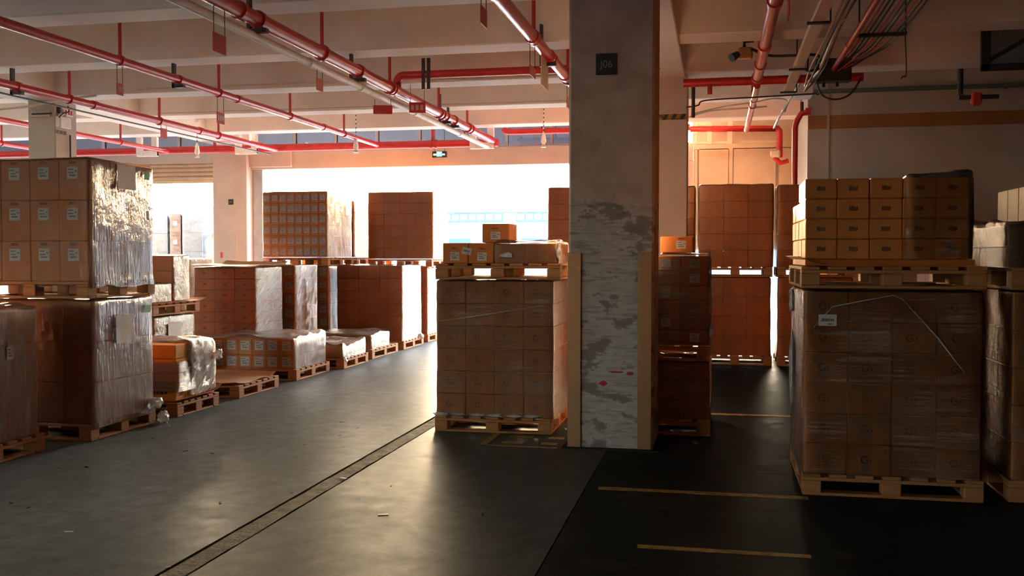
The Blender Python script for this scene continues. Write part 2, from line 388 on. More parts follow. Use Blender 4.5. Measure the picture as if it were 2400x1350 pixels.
MB().box(-.055, .055, -.008, 0, -.055, .055, 0, .003).build('sign_plate', 'sign_black', s)
obj('lettering', text_mesh('J07', .05, 'sign_grey'), s, (0, -.0095, 0), (R(90), 0, 0))

# far wall with loading doors
wb = struct(MB().box(-9.53, -.45, 19.0, 19.3, 3.40, 3.76, 0, .01).build('wall_back', 'wall_paint'), 'cream lintel wall over the loading doors')
MB().box(-24, -10.3, 19.0, 19.3, 3.55, 3.76).build('lintel', 'wall_paint', wb)
MB().box(-24, 1.37, 19.0, 19.3, 4.30, 4.62).build('wall_head', 'wall_paint', wb)
MB().box(-9.75, -8.6, 18.93, 19.0, 3.44, 3.80, 0, .01).build('bracket_beam', 'painted_concrete', wb)
MB().box(-2.5, -.45, 19.0, 19.4, 0, 3.4).build('door_pier', 'wall_paint', wb)  # widened out of view behind the big column to block the sun
wl = struct(MB().box(-20.2, -20, -9, 19.4, 0, 3.1).build('wall_left', 'rear_paint'), 'side wall with a high window strip beyond the left picture edge')
MB().box(-20.2, -20, 12.6, 19.4, 3.1, 4.7).build('wall_part', 'rear_paint', wl)
for y in [-9 + 1.8 * i for i in range(13)]: MB().box(-20.15, -20.05, y - .05, y + .05, 3.1, 4.62).build('mullion', 'grey_metal', wl)
MB().box(-24, -18.5, 19.0, 19.3, 0, 3.55).build('door_pier', 'wall_paint', wb)
MB().box(-9.53, -9.30, 19.05, 19.2, 0, 3.4).build('guide_rail', 'grey_metal', wb)
k = 0
for (x0, x1) in ((-18.4, -10.35), (-9.5, -1.4)):   # clerestory glazing over the lintel
    k += 1; wn = struct(MB().box(x0, x1, 19.10, 19.16, 3.76, 3.80).box(x0, x1, 19.10, 19.16, 4.26, 4.30).build('window_%d' % k, 'grey_metal'), 'row of grimy clerestory panes over the loading door')
    n = round((x1 - x0) / .9); w = (x1 - x0) / n
    for i in range(n):
        MB().box(x0 + i * w + .03, x0 + (i + 1) * w - .03, 19.12, 19.13, 3.80, 4.26).build('pane', 'grimy_glass', wn)
        MB().box(x0 + i * w - .03, x0 + i * w + .03, 19.09, 19.16, 3.78, 4.28).build('mullion', 'grey_metal', wn)
# roller shutter part-way up in the left doorway
d1 = struct(MB().box(-18.4, -10.32, 19.02, 19.06, 3.14, 3.20).build('door_1', 'shutter_steel'), 'half-raised ribbed roller shutter in the left loading door')
def slat_mesh():
    mb = MB(); n = 6; v = []; f = []
    for i in range(n + 1):
        a = math.pi * i / n; z = .09 * i / n; y = -.028 * math.sin(a)
        v += [(-18.4, y, z), (-10.32, y, z)]
        if i: f.append((2 * i - 2, 2 * i - 1, 2 * i + 1, 2 * i))
    mb.add(v, f, 0, True); return mb.mesh('slat', 'shutter_steel')
sm_ = slat_mesh()
for i in range(7): obj('slat', sm_, d1, (0, 19.03, 3.20 + i * .09))
# closed panel door in the right recess, raised off the ground
d2 = struct(MB().box(-.45, 1.37, 18.95, 19.0, 1.72, 1.80).build('door_2', 'panel_paint'), 'cream panelled door raised in the right recess')
for x0, x1 in ((-.44, -.36), (-.36, .21), (.27, 1.07), (1.10, 1.36)):
    MB().box(x0 + .012, x1 - .012, 18.90, 18.95, 1.76, 3.62, 0, .006).build('door_panel', 'panel_paint', d2)
MB().box(.205, .275, 18.87, 18.93, 1.76, 3.66).build('door_post', 'tray_paint', d2)
MB().box(-.45, 1.37, 18.955, 18.99, 1.78, 3.62).build('door_backing', 'panel_paint', d2)
MB().box(-.45, 1.37, 18.9, 19.0, 3.6, 4.3).build('door_head', 'panel_paint', d2)
# right-hand wall that juts forward, its return and the side and rear walls
wr = struct(MB().box(1.37, 9, 16.0, 19.3, 0, 4.62).build('wall_right', 'right_wall_paint'), 'pale plain wall with a painted brown shade band on the right')
MB().box(1.372, 9, 15.98, 16.0, 3.58, 3.78, 0, .004).build('wall_shade_band', 'band_shade_paint', wr)  # strip painted brown to stand for a soft shadow band on the wall
MB().box(1.66, 1.69, 15.97, 16.0, 0, 4.6).build('wall_seam', 'right_wall_paint', wr)
struct(MB().box(9, 9.2, -9, 16, 0, 4.7).build('wall_side', 'rear_paint'))
wf = struct(MB().box(-9.6, 9.2, -9.2, -9, 0, 4.7).build('wall_front', 'rear_paint'), 'wall behind the photographer with an open loading door')
MB().box(-24.2, -9.6, -9.2, -9, 3.3, 4.7).build('wall_head', 'rear_paint', wf)
MB().box(-24.2, -12.8, -9.2, -9, 0, 3.3).build('wall_part', 'rear_paint', wf)

# outside: yard and a low building opposite
struct(MB().box(-120, 120, 19.4, 160, -.25, -.02).build('yard_ground', 'asphalt'), 'sunlit yard outside the loading doors')
struct(MB().box(-120, -20.2, -9.2, 19.4, -.25, -.02).build('yard_ground', 'asphalt')); struct(MB().box(-120, 120, -80, -9.2, -.25, -.02).build('yard_ground', 'asphalt'))
bd = thing('depot_building', 'long low white depot building with a teal band across the yard', 'building', (-20, 60, 0))
MB().box(-36, 30, 0, 10, 0, 4.30).build('wall', 'plaster_white', bd)
MB().box(-36.2, 30.2, -.2, 10, 4.30, 4.86, 0, .03).build('roof_band', 'teal_cladding', bd)
x = -35
while x < 29:
    w = MB().box(x, x + 3.9, -.06, 0, 3.70, 4.26).build('window', 'blue_frame', bd)
    for i in range(7): MB().box(x + .06 + i * .55, x + .50 + i * .55, -.09, -.05, 3.83, 4.2).build('pane', 'plaster_white', w)
    x += 4.75
for x in (-5.5, -1.2, 3.4, 8): MB().box(x, x + 1.4, -.05, 0, 1.3, 2.7).build('shutter_panel', 'blue_plastic', bd)

# ------------------------------------------------------------------ pallets
def pallet(x0, x1, y0, y1, z0, label, run='X', name='wooden_pallet', jig=0):
    w, d = round(x1 - x0, 3), round(y1 - y0, 3)
    t = thing(name, label, 'pallet', ((x0 + x1) / 2, (y0 + y1) / 2, z0), None, jig)
    hw, hd = w / 2, d / 2
    def pc(nm, bx, loc):
        me = cached((nm,) + bx, lambda: MB().box(-bx[0] / 2, bx[0] / 2, -bx[1] / 2, bx[1] / 2, 0, bx[2], 0, .004).mesh(nm, 'pallet_wood'))
        obj(nm, me, t, loc, (0, 0, 0))
    bw = .12
    for a in (-hw + bw / 2, 0, hw - bw / 2):
        for b in (-hd + bw / 2, 0, hd - bw / 2): pc('block', (bw, bw, .078), (a, b, .02))
    for b in (-hd + .055, 0, hd - .055): pc('bottom_board', (w, .10, .019), (0, b, 0))
    for a in (-hw + .05, hw - .05): pc('bottom_side_board', (.095, d - .23, .019), (a, 0, 0))
    n = 7
    if run == 'X':   # deck boards run along x, their ends show on the aisle side
        for a in (-hw + bw / 2, 0, hw - bw / 2): pc('stringer_board', (bw, d, .022), (a, 0, .099))
        p = d / n
        for i in range(n): pc('deck_board', (w, round(p * .72, 3), .022), (0, -hd + p * .36 + i * (d - p * .72) / (n - 1), .122))
    else:
        for b in (-hd + bw / 2, 0, hd - bw / 2): pc('stringer_board', (w, bw, .022), (0, b, .099))
        p = w / n
        for i in range(n): pc('deck_board', (round(p * .72, 3), d, .022), (-hw + p * .36 + i * (w - p * .72) / (n - 1), 0, .122))
    return t
PH = .1445

# ------------------------------------------------------------------ cartons, stickers, film
def carton_mesh(sx, sy, sz, mat):
    return cached(('carton', round(sx, 3), round(sy, 3), round(sz, 3), mat), lambda: MB().box(-sx / 2, sx / 2, -sy / 2, sy / 2, 0, sz, 0, .006).mesh('carton', mat))
def sticker_mesh(w, h, kind=0):
    def mk():
        mb = MB(); mb.box(-w / 2, w / 2, -.0012, 0, -h / 2, h / 2, 0)
        rows = ((-.38, .05, .30, .10), (-.38, .12, .02, .10), (-.30, .28, -.20, .13), (.22, .40, .14, .10)) if kind == 0 else ((-.38, .38, .02, .26), (.0, .3, -.34, .12))
        rng = random.Random(3)
        for a, b, z, t in rows:
            x = a
            while x < b:
                g = min(rng.uniform(.04, .09), b - x); mb.box(x * w, (x + g) * w, -.0018, -.001, (z - t / 2) * h, (z + t / 2) * h, 1); x += g + .025
        return mb.mesh('sticker', ['paper', 'print_ink'])
    return cached(('sticker', w, h, kind), mk)
GM = {}
def gmark(size):
    if size not in GM: GM[size] = text_mesh('G›', size, 'carton_print', .0006)
    return GM[size]
def blot(w, h):
    def mk():
        mb = MB(); rng = random.Random(5); x = -w / 2
        while x < w / 2:
            g = rng.uniform(.1, .22) * w; mb.box(x, min(x + g, w / 2), -.001, 0, -h / 2 * rng.uniform(.6, 1), h / 2 * rng.uniform(.6, 1)); x += g + .05 * w
        return mb.mesh('print', 'carton_print')
    return cached(('blot', w, h), mk)
def film_mesh(hx, hy, h, amp, seed, mat, lump=0, r=.03, drop=.0, front=None):
    """rounded box skin, open below, with wrinkles; local origin at the centre of the base"""
    def axis(a, b, stp):
        n = max(2, int((b - a) / stp)); g = [a, a + r * .35, a + r] + [a + r + (b - a - 2 * r) * i / n for i in range(1, n)] + [b - r, b - r * .35, b]
        return g
    gx, gy, gz = axis(-hx, hx, .07), axis(-hy, hy, .07), axis(-drop, h, .07)
    V = []; key = {}; F = []; MI = []
    def vid(p):
        k = (round(p[0], 4), round(p[1], 4), round(p[2], 4))
        if k in key: return key[k]
        P = Vector(p); q = Vector((max(-hx + r, min(hx - r, P.x)), max(-hy + r, min(hy - r, P.y)), min(h - r, P.z)))
        d = P - q; d = d.normalized() if d.length > 1e-6 else Vector((0, 0, 1))
        n1 = noise.noise((P.x * 5 + seed, P.y * 5, P.z * 3)); n2 = noise.noise((P.x * 16, P.y * 16 + seed, P.z * 12))
        o = q + d * (r + amp * (.5 + .9 * n1 + .6 * n2))
        if lump and P.z > h - 1e-4: o.z += lump * max(0, .4 + noise.noise((P.x * 3 + seed, P.y * 3, 5)) + .5 * noise.noise((P.x * 9, P.y * 9, seed)))
        if drop and P.z < .02: o.z += .03 * noise.noise((P.x * 6 + seed, P.y * 6, 2)); o += Vector((d.x, d.y, 0)) * .004
        key[k] = len(V); V.append(tuple(o)); return key[k]
    def grid(A, B, fn, flip, mi=0):
        for i in range(len(A) - 1):
            for j in range(len(B) - 1):
                q = [vid(fn(A[i], B[j])), vid(fn(A[i + 1], B[j])), vid(fn(A[i + 1], B[j + 1])), vid(fn(A[i], B[j + 1]))]
                F.append(q[::-1] if flip else q); MI.append(mi)
    grid(gx, gz, lambda a, b: (a, -hy, b), False, 1); grid(gx, gz, lambda a, b: (a, hy, b), True, 1)
    grid(gy, gz, lambda a, b: (hx, a, b), False); grid(gy, gz, lambda a, b: (-hx, a, b), True)  # sides get milkier film than the front: their strong light put into it
    grid(gx, gy, lambda a, b: (a, b, h), False)
    mb = MB(); mb.add(V, F, 0, True); mb.m = MI; return mb.mesh('stretch_film', [mat, front or mat])
SEED = [0]
def load(label, x0, x1, y0, y1, z0, z1, nx, ny, nz, mat='cardboard', wrap=None, amp=.006, lump=0, drop=.0, name='wrapped_pallet_load', cat='pallet load',
         fstick=None, mark=None, skip=None, rstick=None, taper=0, group=None, rz=0, printf=None, front='film_clear'):
    """cartons stacked nx * ny * nz under stretch film; only the outer shell of cartons is built"""
    SEED[0] += 1; rng = random.Random(SEED[0])
    cx, cy = (x0 + x1) / 2, (y0 + y1) / 2
    t = thing(name, label, cat, (cx, cy, z0), group, rz)
    W_, D_, H_ = x1 - x0, y1 - y0, z1 - z0; sx, sy, sz = W_ / nx, D_ / ny, H_ / nz
    g = .002
    cmesh = carton_mesh(sx - g, sy - g, sz - .002, mat)
    for k in range(nz):
        for i in range(nx):
            for j in range(ny):
                if 0 < i < nx - 1 and 0 < j < ny - 1 and 0 < k < nz - 1: continue
                if skip and skip(i, j, k): continue
                tp = 1 - taper * k / max(1, nz)
                jx, jy = rng.uniform(-.003, .003), rng.uniform(-.003, .003)
                c = obj('carton', cmesh, t, (-W_ / 2 * tp + sx * tp * (i + .5) + jx, -D_ / 2 + sy * (j + .5) + jy, k * sz))
                if fstick and j == 0:
                    w, h, ux, uz, kd = fstick
                    if not (kd == 9 and rng.random() < .55): obj('sticker', sticker_mesh(w, h, kd % 9), c, (ux * sx, -sy / 2 + .001, sz * uz))
                    if printf: obj('print', blot(w * .62, h * .22), c, (ux * sx, -sy / 2 + .001, sz * uz + h * .86))
                if mark and j == 0: obj('print', gmark(mark) if mark > 0 else blot(-mark, -mark * .6), c, (-.05 * sx if mark > 0 else 0, -sy / 2 + .0008, sz * .5), (R(90), 0, 0) if mark > 0 else (0, 0, 0))
                if rstick and i == nx - 1:
                    w, h, uy, uz = rstick
                    obj('sticker', sticker_mesh(w, h), c, (sx / 2 - .001, uy * sy, sz * uz), (0, 0, R(90)))
    if wrap: obj('stretch_film', film_mesh(W_ / 2 + .008, D_ / 2 + .008, H_ + .008, amp, SEED[0] * 3.7, wrap, lump, drop=drop, front='film_horizontal' if wrap == 'film_horizontal' else front), t)
    return t
def paper(t, loc, w, h, rotz, mat='paper', name='paper_sheet', curl=.02):
    n = 6; v = []; f = []
    for i in range(n + 1):
        for j in range(n + 1):
            u, q = i / n, j / n; v.append((w * (u - .5), -.006 - curl * (1 - q) ** 2 * (.4 + .6 * noise.noise((u * 2, q * 2, w * 30))), h * (q - .5)))
            if i and j: a = i * (n + 1) + j; f.append((a, a - 1, a - n - 2, a - n - 1))
    mb = MB(); mb.add(v, f, 0, True); return mb.build(name, mat, t, loc, (0, 0, rotz))
def crumple(t, loc, s, seed, mat='film_bunched', name='film_tail', n=10):
    v = []; f = []
    for i in range(n + 1):
        for j in range(n * 2):
            a = math.pi * i / n; b = math.pi * j / n; d = Vector((math.sin(a) * math.cos(b), math.sin(a) * math.sin(b), math.cos(a)))
            k = 1 + .55 * noise.noise(d * 2 + Vector((seed, 0, 0))) + .3 * noise.noise(d * 5 + Vector((0, seed, 0)))
            v.append((d.x * s[0] * k, d.y * s[1] * k, d.z * s[2] * k))
            if i: f.append(((i - 1) * 2 * n + j, i * 2 * n + j, i * 2 * n + (j + 1) % (2 * n), (i - 1) * 2 * n + (j + 1) % (2 * n)))
    mb = MB(); mb.add(v, f, 0, True); return mb.build(name, mat, t, loc)
def board(label, x0, x1, y0, y1, z, bend=.03, mat='cardboard_pale', name='cardboard_sheet', seed=1, pu=(0, 0, 0, 0)):
    """thin cardboard sheet lying on something, edges a little curled; pu lifts the -x,+x,-y,+y edge"""
    n = 14; cx, cy = (x0 + x1) / 2, (y0 + y1) / 2; hx, hy = (x1 - x0) / 2, (y1 - y0) / 2; top = []; F = []
    for i in range(n + 1):
        for j in range(n + 1):
            a, b = -1 + 2 * i / n, -1 + 2 * j / n
            z_ = bend * max(0, noise.noise((a * 1.5 + seed, b * 1.5, 0))) * (a * a + b * b) * .5
            z_ += pu[0] * max(0, -a - .6) ** 2 * 6 + pu[1] * max(0, a - .6) ** 2 * 6 + pu[2] * max(0, -b - .6) ** 2 * 6 + pu[3] * max(0, b - .6) ** 2 * 6
            top.append((a * hx, b * hy, .005 + z_))
    N_ = len(top); V = top + [(p[0], p[1], p[2] - .004) for p in top]
    for i in range(n):
        for j in range(n):
            a = i * (n + 1) + j; q = (a, a + n + 1, a + n + 2, a + 1); F.append(q); F.append(tuple(k + N_ for k in q[::-1]))
    rim = [i * (n + 1) for i in range(n + 1)] + [n * (n + 1) + j for j in range(1, n + 1)] + [i * (n + 1) + n for i in range(n - 1, -1, -1)] + list(range(n - 1, 0, -1))
    for i in range(len(rim)):
        a, b = rim[i], rim[(i + 1) % len(rim)]; F.append((b, a, a + N_, b + N_))
    mb = MB(); mb.add(V, F); o = mb.build(name, mat, None, (cx, cy, z)); return tag(o, label, 'cardboard sheet')
def single(label, x0, x1, y0, y1, z0, z1, mat='cardboard', stick=None, tape=True, group=None):
    t = thing('carton', label, 'carton', ((x0 + x1) / 2, (y0 + y1) / 2, z0), group)
    sx, sy, sz = x1 - x0, y1 - y0, z1 - z0
    obj('box_body', carton_mesh(sx, sy, sz, mat), t)
    if tape:
        MB().box(-sx / 2 - .0008, sx / 2 + .0008, -.025, .025, sz * .75, sz + .0008).build('tape', 'cardboard_pale', t)
    if stick:
        w, h, x, z, kd = stick; obj('sticker', sticker_mesh(w, h, kd), t, (x, -sy / 2, z)); obj('print', blot(w * .6, h * .16), t, (x, -sy / 2, min(z + h * .95, sz - .02)))
    return t

# ---- left row along the aisle
pallet(-6.45, -5.41, 6.0, 7.09, 0, 'pallet under the nearest wrapped load at the left picture edge')
t = load('nearest film-wrapped load cut off by the left picture edge', -6.42, -5.46, 6.03, 7.06, PH, 1.16, 3, 3, 4, wrap='film_vertical', lump=.07, amp=.008)
obj('sticker', sticker_mesh(.075, .10), t, (.497, .19, .69), (0, 0, R(90)))
pallet(-6.40, -5.27, 7.49, 8.49, 0, 'pallet on the floor under the tall two-tier stack at the left')
t = load('lower film-wrapped load of the tall left stack, with a paper sheet on its side', -6.38, -5.27, 7.52, 8.44, PH, 1.215, 4, 3, 3, mat='cardboard_dark', wrap='film_vertical', amp=.007, drop=.03)
paper(t, (.575, -.02, .80), .26, .25, R(90)); paper(t, (.572, .36, .96), .10, .07, R(90), 'green_tag', 'tag', .0); obj('sticker', sticker_mesh(.075, .03, 1), t, (.578, .28, .62), (0, 0, R(90)))
crumple(t, (.60, .42, .06), (.06, .10, .05), 3); crumple(t, (.64, .50, -.09), (.05, .06, .06), 8)
pallet(-6.40, -5.25, 7.45, 8.47, 1.235, 'pallet between the two loads of the tall left stack')
t = load('upper film-wrapped load with nine visible white stickers at the left', -6.40, -5.255, 7.48, 8.44, 1.38, 2.43, 4, 3, 3, wrap='film_vertical', amp=.008, drop=.05, lump=.012, fstick=(.105, .105, -.04, .66, 0), printf=True)
paper(t, (.590, .04, .93), .28, .22, R(90), curl=.01); paper(t, (.592, .36, .97), .09, .075, R(90), 'green_tag', 'tag', .0)
paper(t, (.596, .36, .60), .04, .09, R(90), 'paper', 'torn_film', .03)
# orange cartons
pallet(-6.3, -5.22, 8.79, 9.62, 0, 'pallet under the orange-yellow cartons in torn film')
board('cardboard sheet under the orange-yellow cartons', -6.28, -5.20, 8.80, 9.66, PH, .02, 'cardboard', pu=(0, .03, 0, .06))
t = load('orange-yellow cartons half wrapped in torn film, beside the empty pallet', -6.25, -5.24, 8.80, 9.56, PH + .012, .72, 1, 4, 4, mat='cardboard_yellow', name='half_wrapped_cartons')
obj('stretch_film', film_mesh(.53, .29, .54, .016, 44, 'film_diagonal', .03, r=.05, drop=.0), t, (-.012, .12, .03))
obj('stretch_film', film_mesh(.515, .385, .30, .012, 45, 'film_horizontal', 0, r=.03), t, (0, 0, .09))
crumple(t, (.55, .40, .40), (.03, .05, .05), 21)
for k in range(4):
    for j in range(4): obj('print', blot(.09, .05), t, (.502, -.285 + j * .19, .07 + k * .14), (0, 0, R(90)))
obj('print', blot(.22, .035), t, (.30, -.383, .085))
# empty pallet with sheet
pallet(-6.3, -5.23, 10.09, 11.11, 0, 'nearly empty pallet carrying only a cardboard sheet')
board('curled cardboard sheet lying on the nearly empty pallet', -6.32, -5.26, 10.06, 11.09, PH, .05, 'cardboard_pale', seed=4, pu=(0, -.0, .03, .05))
# low load with two rows of stickers
pallet(-6.48, -5.26, 11.69, 12.79, 0, 'pallet under the low load with two rows of white stickers')
load('low wrapped load with two rows of six white stickers', -6.46, -5.31, 11.71, 12.76, PH - .03, .53, 6, 4, 2, wrap='film_vertical', lump=.05, amp=.010, drop=.04, fstick=(.12, .12, 0, .58, 0))
pallet(-6.28, -5.16, 13.07, 14.06, 0, 'pallet under the low load with a peaked film cover')
t = load('low load under a peaked loose film cover in the left row', -6.25, -5.20, 13.10, 14.03, PH, .30, 2, 2, 1, mat='cardboard_pale', wrap='film_crumpled', lump=.10, amp=.012, drop=.02)
crumple(t, (.54, -.40, -.03), (.03, .05, .05), 5)
pallet(-6.28, -5.22, 14.40, 15.66, 0, 'pallet carrying one low milky wrapped carton layer, before the tall plain stack')
load('low milky wrapped carton layer on the far part of the left row', -6.24, -5.27, 14.48, 15.36, PH, .36, 3, 3, 1, mat='cardboard_pale', wrap='film_crumpled', lump=.05, amp=.012)
pallet(-6.42, -5.22, 15.96, 17.12, 0, 'pallet under the tall plain brown single-tier stack')
t = load('tall plain brown single-tier stack with white glaring film on its aisle side', -6.42, -5.26, 15.98, 17.08, PH, 1.43, 3, 3, 6, mat='cardboard_dark', wrap='film_diagonal', amp=.009, drop=.04, lump=.012)
crumple(t, (.60, .44, 0), (.06, .07, .06), 15)
pallet(-6.36, -5.24, 17.46, 18.56, 0, 'pallet on the floor under the two-tier stack nearest the loading door')
load('lower load of the two-tier stack nearest the loading door', -6.35, -5.26, 17.48, 18.52, PH, 1.385, 3, 3, 5, wrap='film_vertical', rstick=(.09, .09, 0, .5))
pallet(-6.40, -5.16, 17.45, 18.56, 1.395, 'pallet between the two loads of the stack nearest the loading door')
load('upper plain load of the two-tier stack nearest the loading door', -6.40, -5.15, 17.47, 18.50, 1.55, 2.79, 4, 3, 6, wrap='film_clear', amp=.006)
# ---- second row on the left
pallet(-7.5, -6.52, 13.08, 14.04, 0, 'pallet under the brown stack with a loose lid sheet')
load('brown single-tier stack of flat cartons with a loose lid sheet, behind the low stickered load', -7.48, -6.53, 13.10, 14.00, PH, 1.43, 3, 3, 8, mat='cardboard_dark', wrap='film_diagonal', amp=.007, mark=-.05)
board('loose cardboard lid sheet on top of the brown flat-carton stack', -7.50, -6.46, 13.05, 14.08, 1.46, .05, 'cardboard_pale', seed=9, pu=(.02, .01, -.01, .05))
pallet(-7.6, -6.5, 14.40, 15.34, 0, 'pallet under the single-tier stickered stack of the second row')
load('single-tier stack with a column of stickers in the second row', -7.58, -6.51, 14.42, 15.30, PH, 1.45, 5, 4, 6, wrap='film_diagonal', fstick=(.11, .11, 0, .55, 0))
pallet(-7.72, -6.5, 15.80, 17.02, 0, 'pallet on the floor under the two-tier stack with a grid of labels')
load('lower load of the two-tier stack with a grid of labels', -7.70, -6.52, 15.82, 16.98, PH, 1.42, 6, 4, 6, wrap='film_vertical', fstick=(.11, .11, 0, .55, 0))
pallet(-7.72, -6.52, 15.80, 17.02, 1.43, 'pallet between the two loads of the stack with a grid of labels')
load('upper load with a grid of faint labels, left of the sun', -7.72, -6.545, 15.82, 16.98, 1.58, 2.70, 8, 4, 6, wrap='film_vertical', fstick=(.095, .09, 0, .48, 0), amp=.007)
pallet(-7.62, -6.53, 17.2, 18.2, 0, 'pallet on the floor under the narrow two-tier stack below the sun')
load('lower load of the narrow two-tier stack below the sun', -7.60, -6.55, 17.22, 18.16, PH, 1.42, 4, 3, 5, wrap='film_vertical', fstick=(.11, .11, .2, .6, 0))
pallet(-7.62, -6.52, 17.2, 18.2, 1.43, 'pallet between the loads of the narrow two-tier stack below the sun')
load('upper load of the narrow two-tier stack below the sun', -7.62, -6.60, 17.22, 18.16, 1.58, 2.62, 3, 3, 5, wrap='film_vertical')
# small mixed stack behind the orange cartons
pallet(-7.42, -6.5, 10.43, 11.45, 0, 'pallet on the floor under the small mixed stack behind the orange cartons')
t = load('milky wrapped block with a paper sheet, bottom of the small mixed stack', -7.40, -6.52, 10.46, 11.38, PH, .865, 2, 2, 3, wrap='film_crumpled', amp=.010)
paper(t, (.46, -.02, .52), .30, .24, R(90))
pallet(-7.44, -6.48, 10.41, 11.47, .89, 'pallet halfway up the small mixed stack behind the orange cartons')
board('thin cardboard sheet halfway up the small mixed stack', -7.46, -6.44, 10.38, 11.56, .89 + PH, .02, 'cardboard', seed=3, pu=(0, 0, 0, .03))
load('small milky wrapped block on the upper pallet of the mixed stack', -7.40, -6.56, 10.44, 10.93, .89 + PH + .012, 1.26, 2, 1, 1, mat='cardboard_pale', wrap='film_crumpled', amp=.012)
load('film-covered brown cartons at the top of the mixed stack', -7.40, -6.58, 11.00, 11.38, .89 + PH + .012, 1.60, 2, 1, 3, wrap='film_crumpled', amp=.010)
pallet(-9.2, -7.95, 13.5, 14.6, 0, 'pallet under the sun-topped carton stack of the third row')
load('carton stack with a sunlit top in the third row, before the door column', -9.18, -7.98, 13.52, 14.56, PH, 1.55, 4, 3, 5, wrap='film_clear', fstick=(.1, .1, 0, .6, 0))

# ---- centre stack in front of the big column
pallet(-2.52, -1.44, 8.60, 9.60, 0, 'pallet on the floor under the centre stack beside the big column', 'Y')
t = load('centre wrapped load of cartons printed with small marks, beside the big column', -2.50, -1.43, 8.62, 9.58, PH, 1.375, 4, 3, 6, wrap='film_horizontal', amp=.006, drop=.02, mark=.07)
MB().tube([(-.53, -.497, .86), (-.1, -.503, .92), (.48, -.50, 1.02)], [.002, .005, .002], 6).build('film_fold', 'film_bunched', t)
for k in range(6): crumple(t, (-.5 + .17 * k, -.492, .015), (.07, .012, .016), 30 + k, n=7)
pallet(-2.51, -1.36, 8.60, 9.60, 1.388, 'pallet at the top of the centre stack, carrying loose cartons', 'Y')
zc = 1.388 + PH
single('left stickered carton on the upper pallet of the centre stack', -2.45, -2.215, 8.64, 9.05, zc, zc + .185, stick=(.085, .075, -.005, .065, 0))
single('second stickered carton from the left on the upper pallet of the centre stack', -2.21, -1.975, 8.64, 9.05, zc, zc + .185, stick=(.085, .075, .01, .062, 0))
o = obj('slanted_label', sticker_mesh(.085, .062, 1), None, (-2.225, 8.638, zc + .112), (0, R(10), 0)); tag(o, 'slanted white label bridging two cartons on the centre stack', 'label')
t = load('film-wrapped pair of cartons at the right of the upper centre pallet', -1.97, -1.40, 8.64, 9.35, zc, zc + .18, 2, 2, 1, wrap='film_clear', amp=.010, lump=.03)
crumple(t, (-.17, -.372, .075), (.05, .012, .022), 61); crumple(t, (.29, -.30, .10), (.03, .07, .08), 62)
single('lone stickered carton at the very top of the centre stack', -2.085, -1.83, 8.66, 8.98, zc + .187, zc + .187 + .172, stick=(.088, .068, -.005, .065, 0))

# ---- dark stack right behind the big column
pallet(-1.12, -.05, 8.82, 9.85, 0, 'pallet on the floor under the dark stack behind the big column', 'Y')
load('lower dark wrapped load behind the big column', -1.10, -.06, 8.85, 9.82, PH, .655, 4, 3, 3, mat='cardboard_dark', wrap='film_horizontal', amp=.008)
pallet(-1.12, -.05, 8.82, 9.85, .665, 'pallet between the two dark loads behind the big column', 'Y')
t = load('upper dark wrapped load with glinting film behind the big column', -1.08, -.07, 8.86, 9.82, .665 + PH, 1.60, 4, 3, 6, mat='cardboard_dark', wrap='film_horizontal', amp=.012, lump=.02, fstick=(.085, .075, 0, .5, 9))
crumple(t, (.50, -.44, .45), (.03, .03, .33), 71); crumple(t, (.53, -.47, .12), (.02, .02, .06), 73)
single('small stickered carton on top of the dark stack behind the big column', -.50, -.21, 8.90, 9.25, 1.63, 1.775, stick=(.085, .07, .04, .07, 0))

# ---- right foreground stack
pallet(.57, 1.70, 6.79, 7.95, 0, 'pallet on the floor under the right foreground stack', 'Y')
t = load('big dark wrapped load with a white label, bottom of the right foreground stack', .58, 1.68, 6.81, 7.92, PH, 1.365, 4, 4, 6, wrap='film_horizontal', amp=.008, drop=.02, mark=.075)
obj('sticker', sticker_mesh(.115, .075, 1), t, (-.41, -.572, 1.03))
MB().tube([(.06, -.575, 1.17), (.28, -.58, .92), (.44, -.575, .70)], [.002, .006, .003], 6).build('film_fold', 'film_bunched', t)
MB().tube([(-.5, -.575, .98), (-.38, -.58, 1.12), (.0, -.58, 1.20), (.06, -.575, 1.17)], [.002, .004, .004, .003], 6).build('film_fold', 'film_bunched', t)
crumple(t, (-.575, .30, .60), (.015, .12, .25), 81); crumple(t, (-.57, .42, 1.12), (.02, .08, .08), 82)
pallet(.55, 1.70, 6.79, 7.95, 1.385, 'pallet between the two loads of the right foreground stack', 'Y')
board('cardboard tray sheet with a raised left edge under the upper right cartons', .53, 1.70, 6.80, 8.0, 1.385 + PH, .01, 'cardboard', seed=6, pu=(.07, 0, .0, 0))
t = load('stepped stack of small brown cartons with film over one end, upper right', .575, 1.60, 6.84, 7.93, 1.385 + PH + .05, 2.115, 5, 4, 4, name='half_wrapped_cartons', mark=-.055, skip=lambda i, j, k: k == 3 and j > 1)
MB().box(-.51, .55, -.54, .54, -.046, -.002, 0, .004).build('carton_tray', 'cardboard_dark', t)
obj('stretch_film', film_mesh(.205, .30, .55, .010, 91, 'film_glint', .02, r=.03), t, (.325, -.262, .0))
crumple(t, (.36, -.34, .555), (.16, .14, .022), 92)
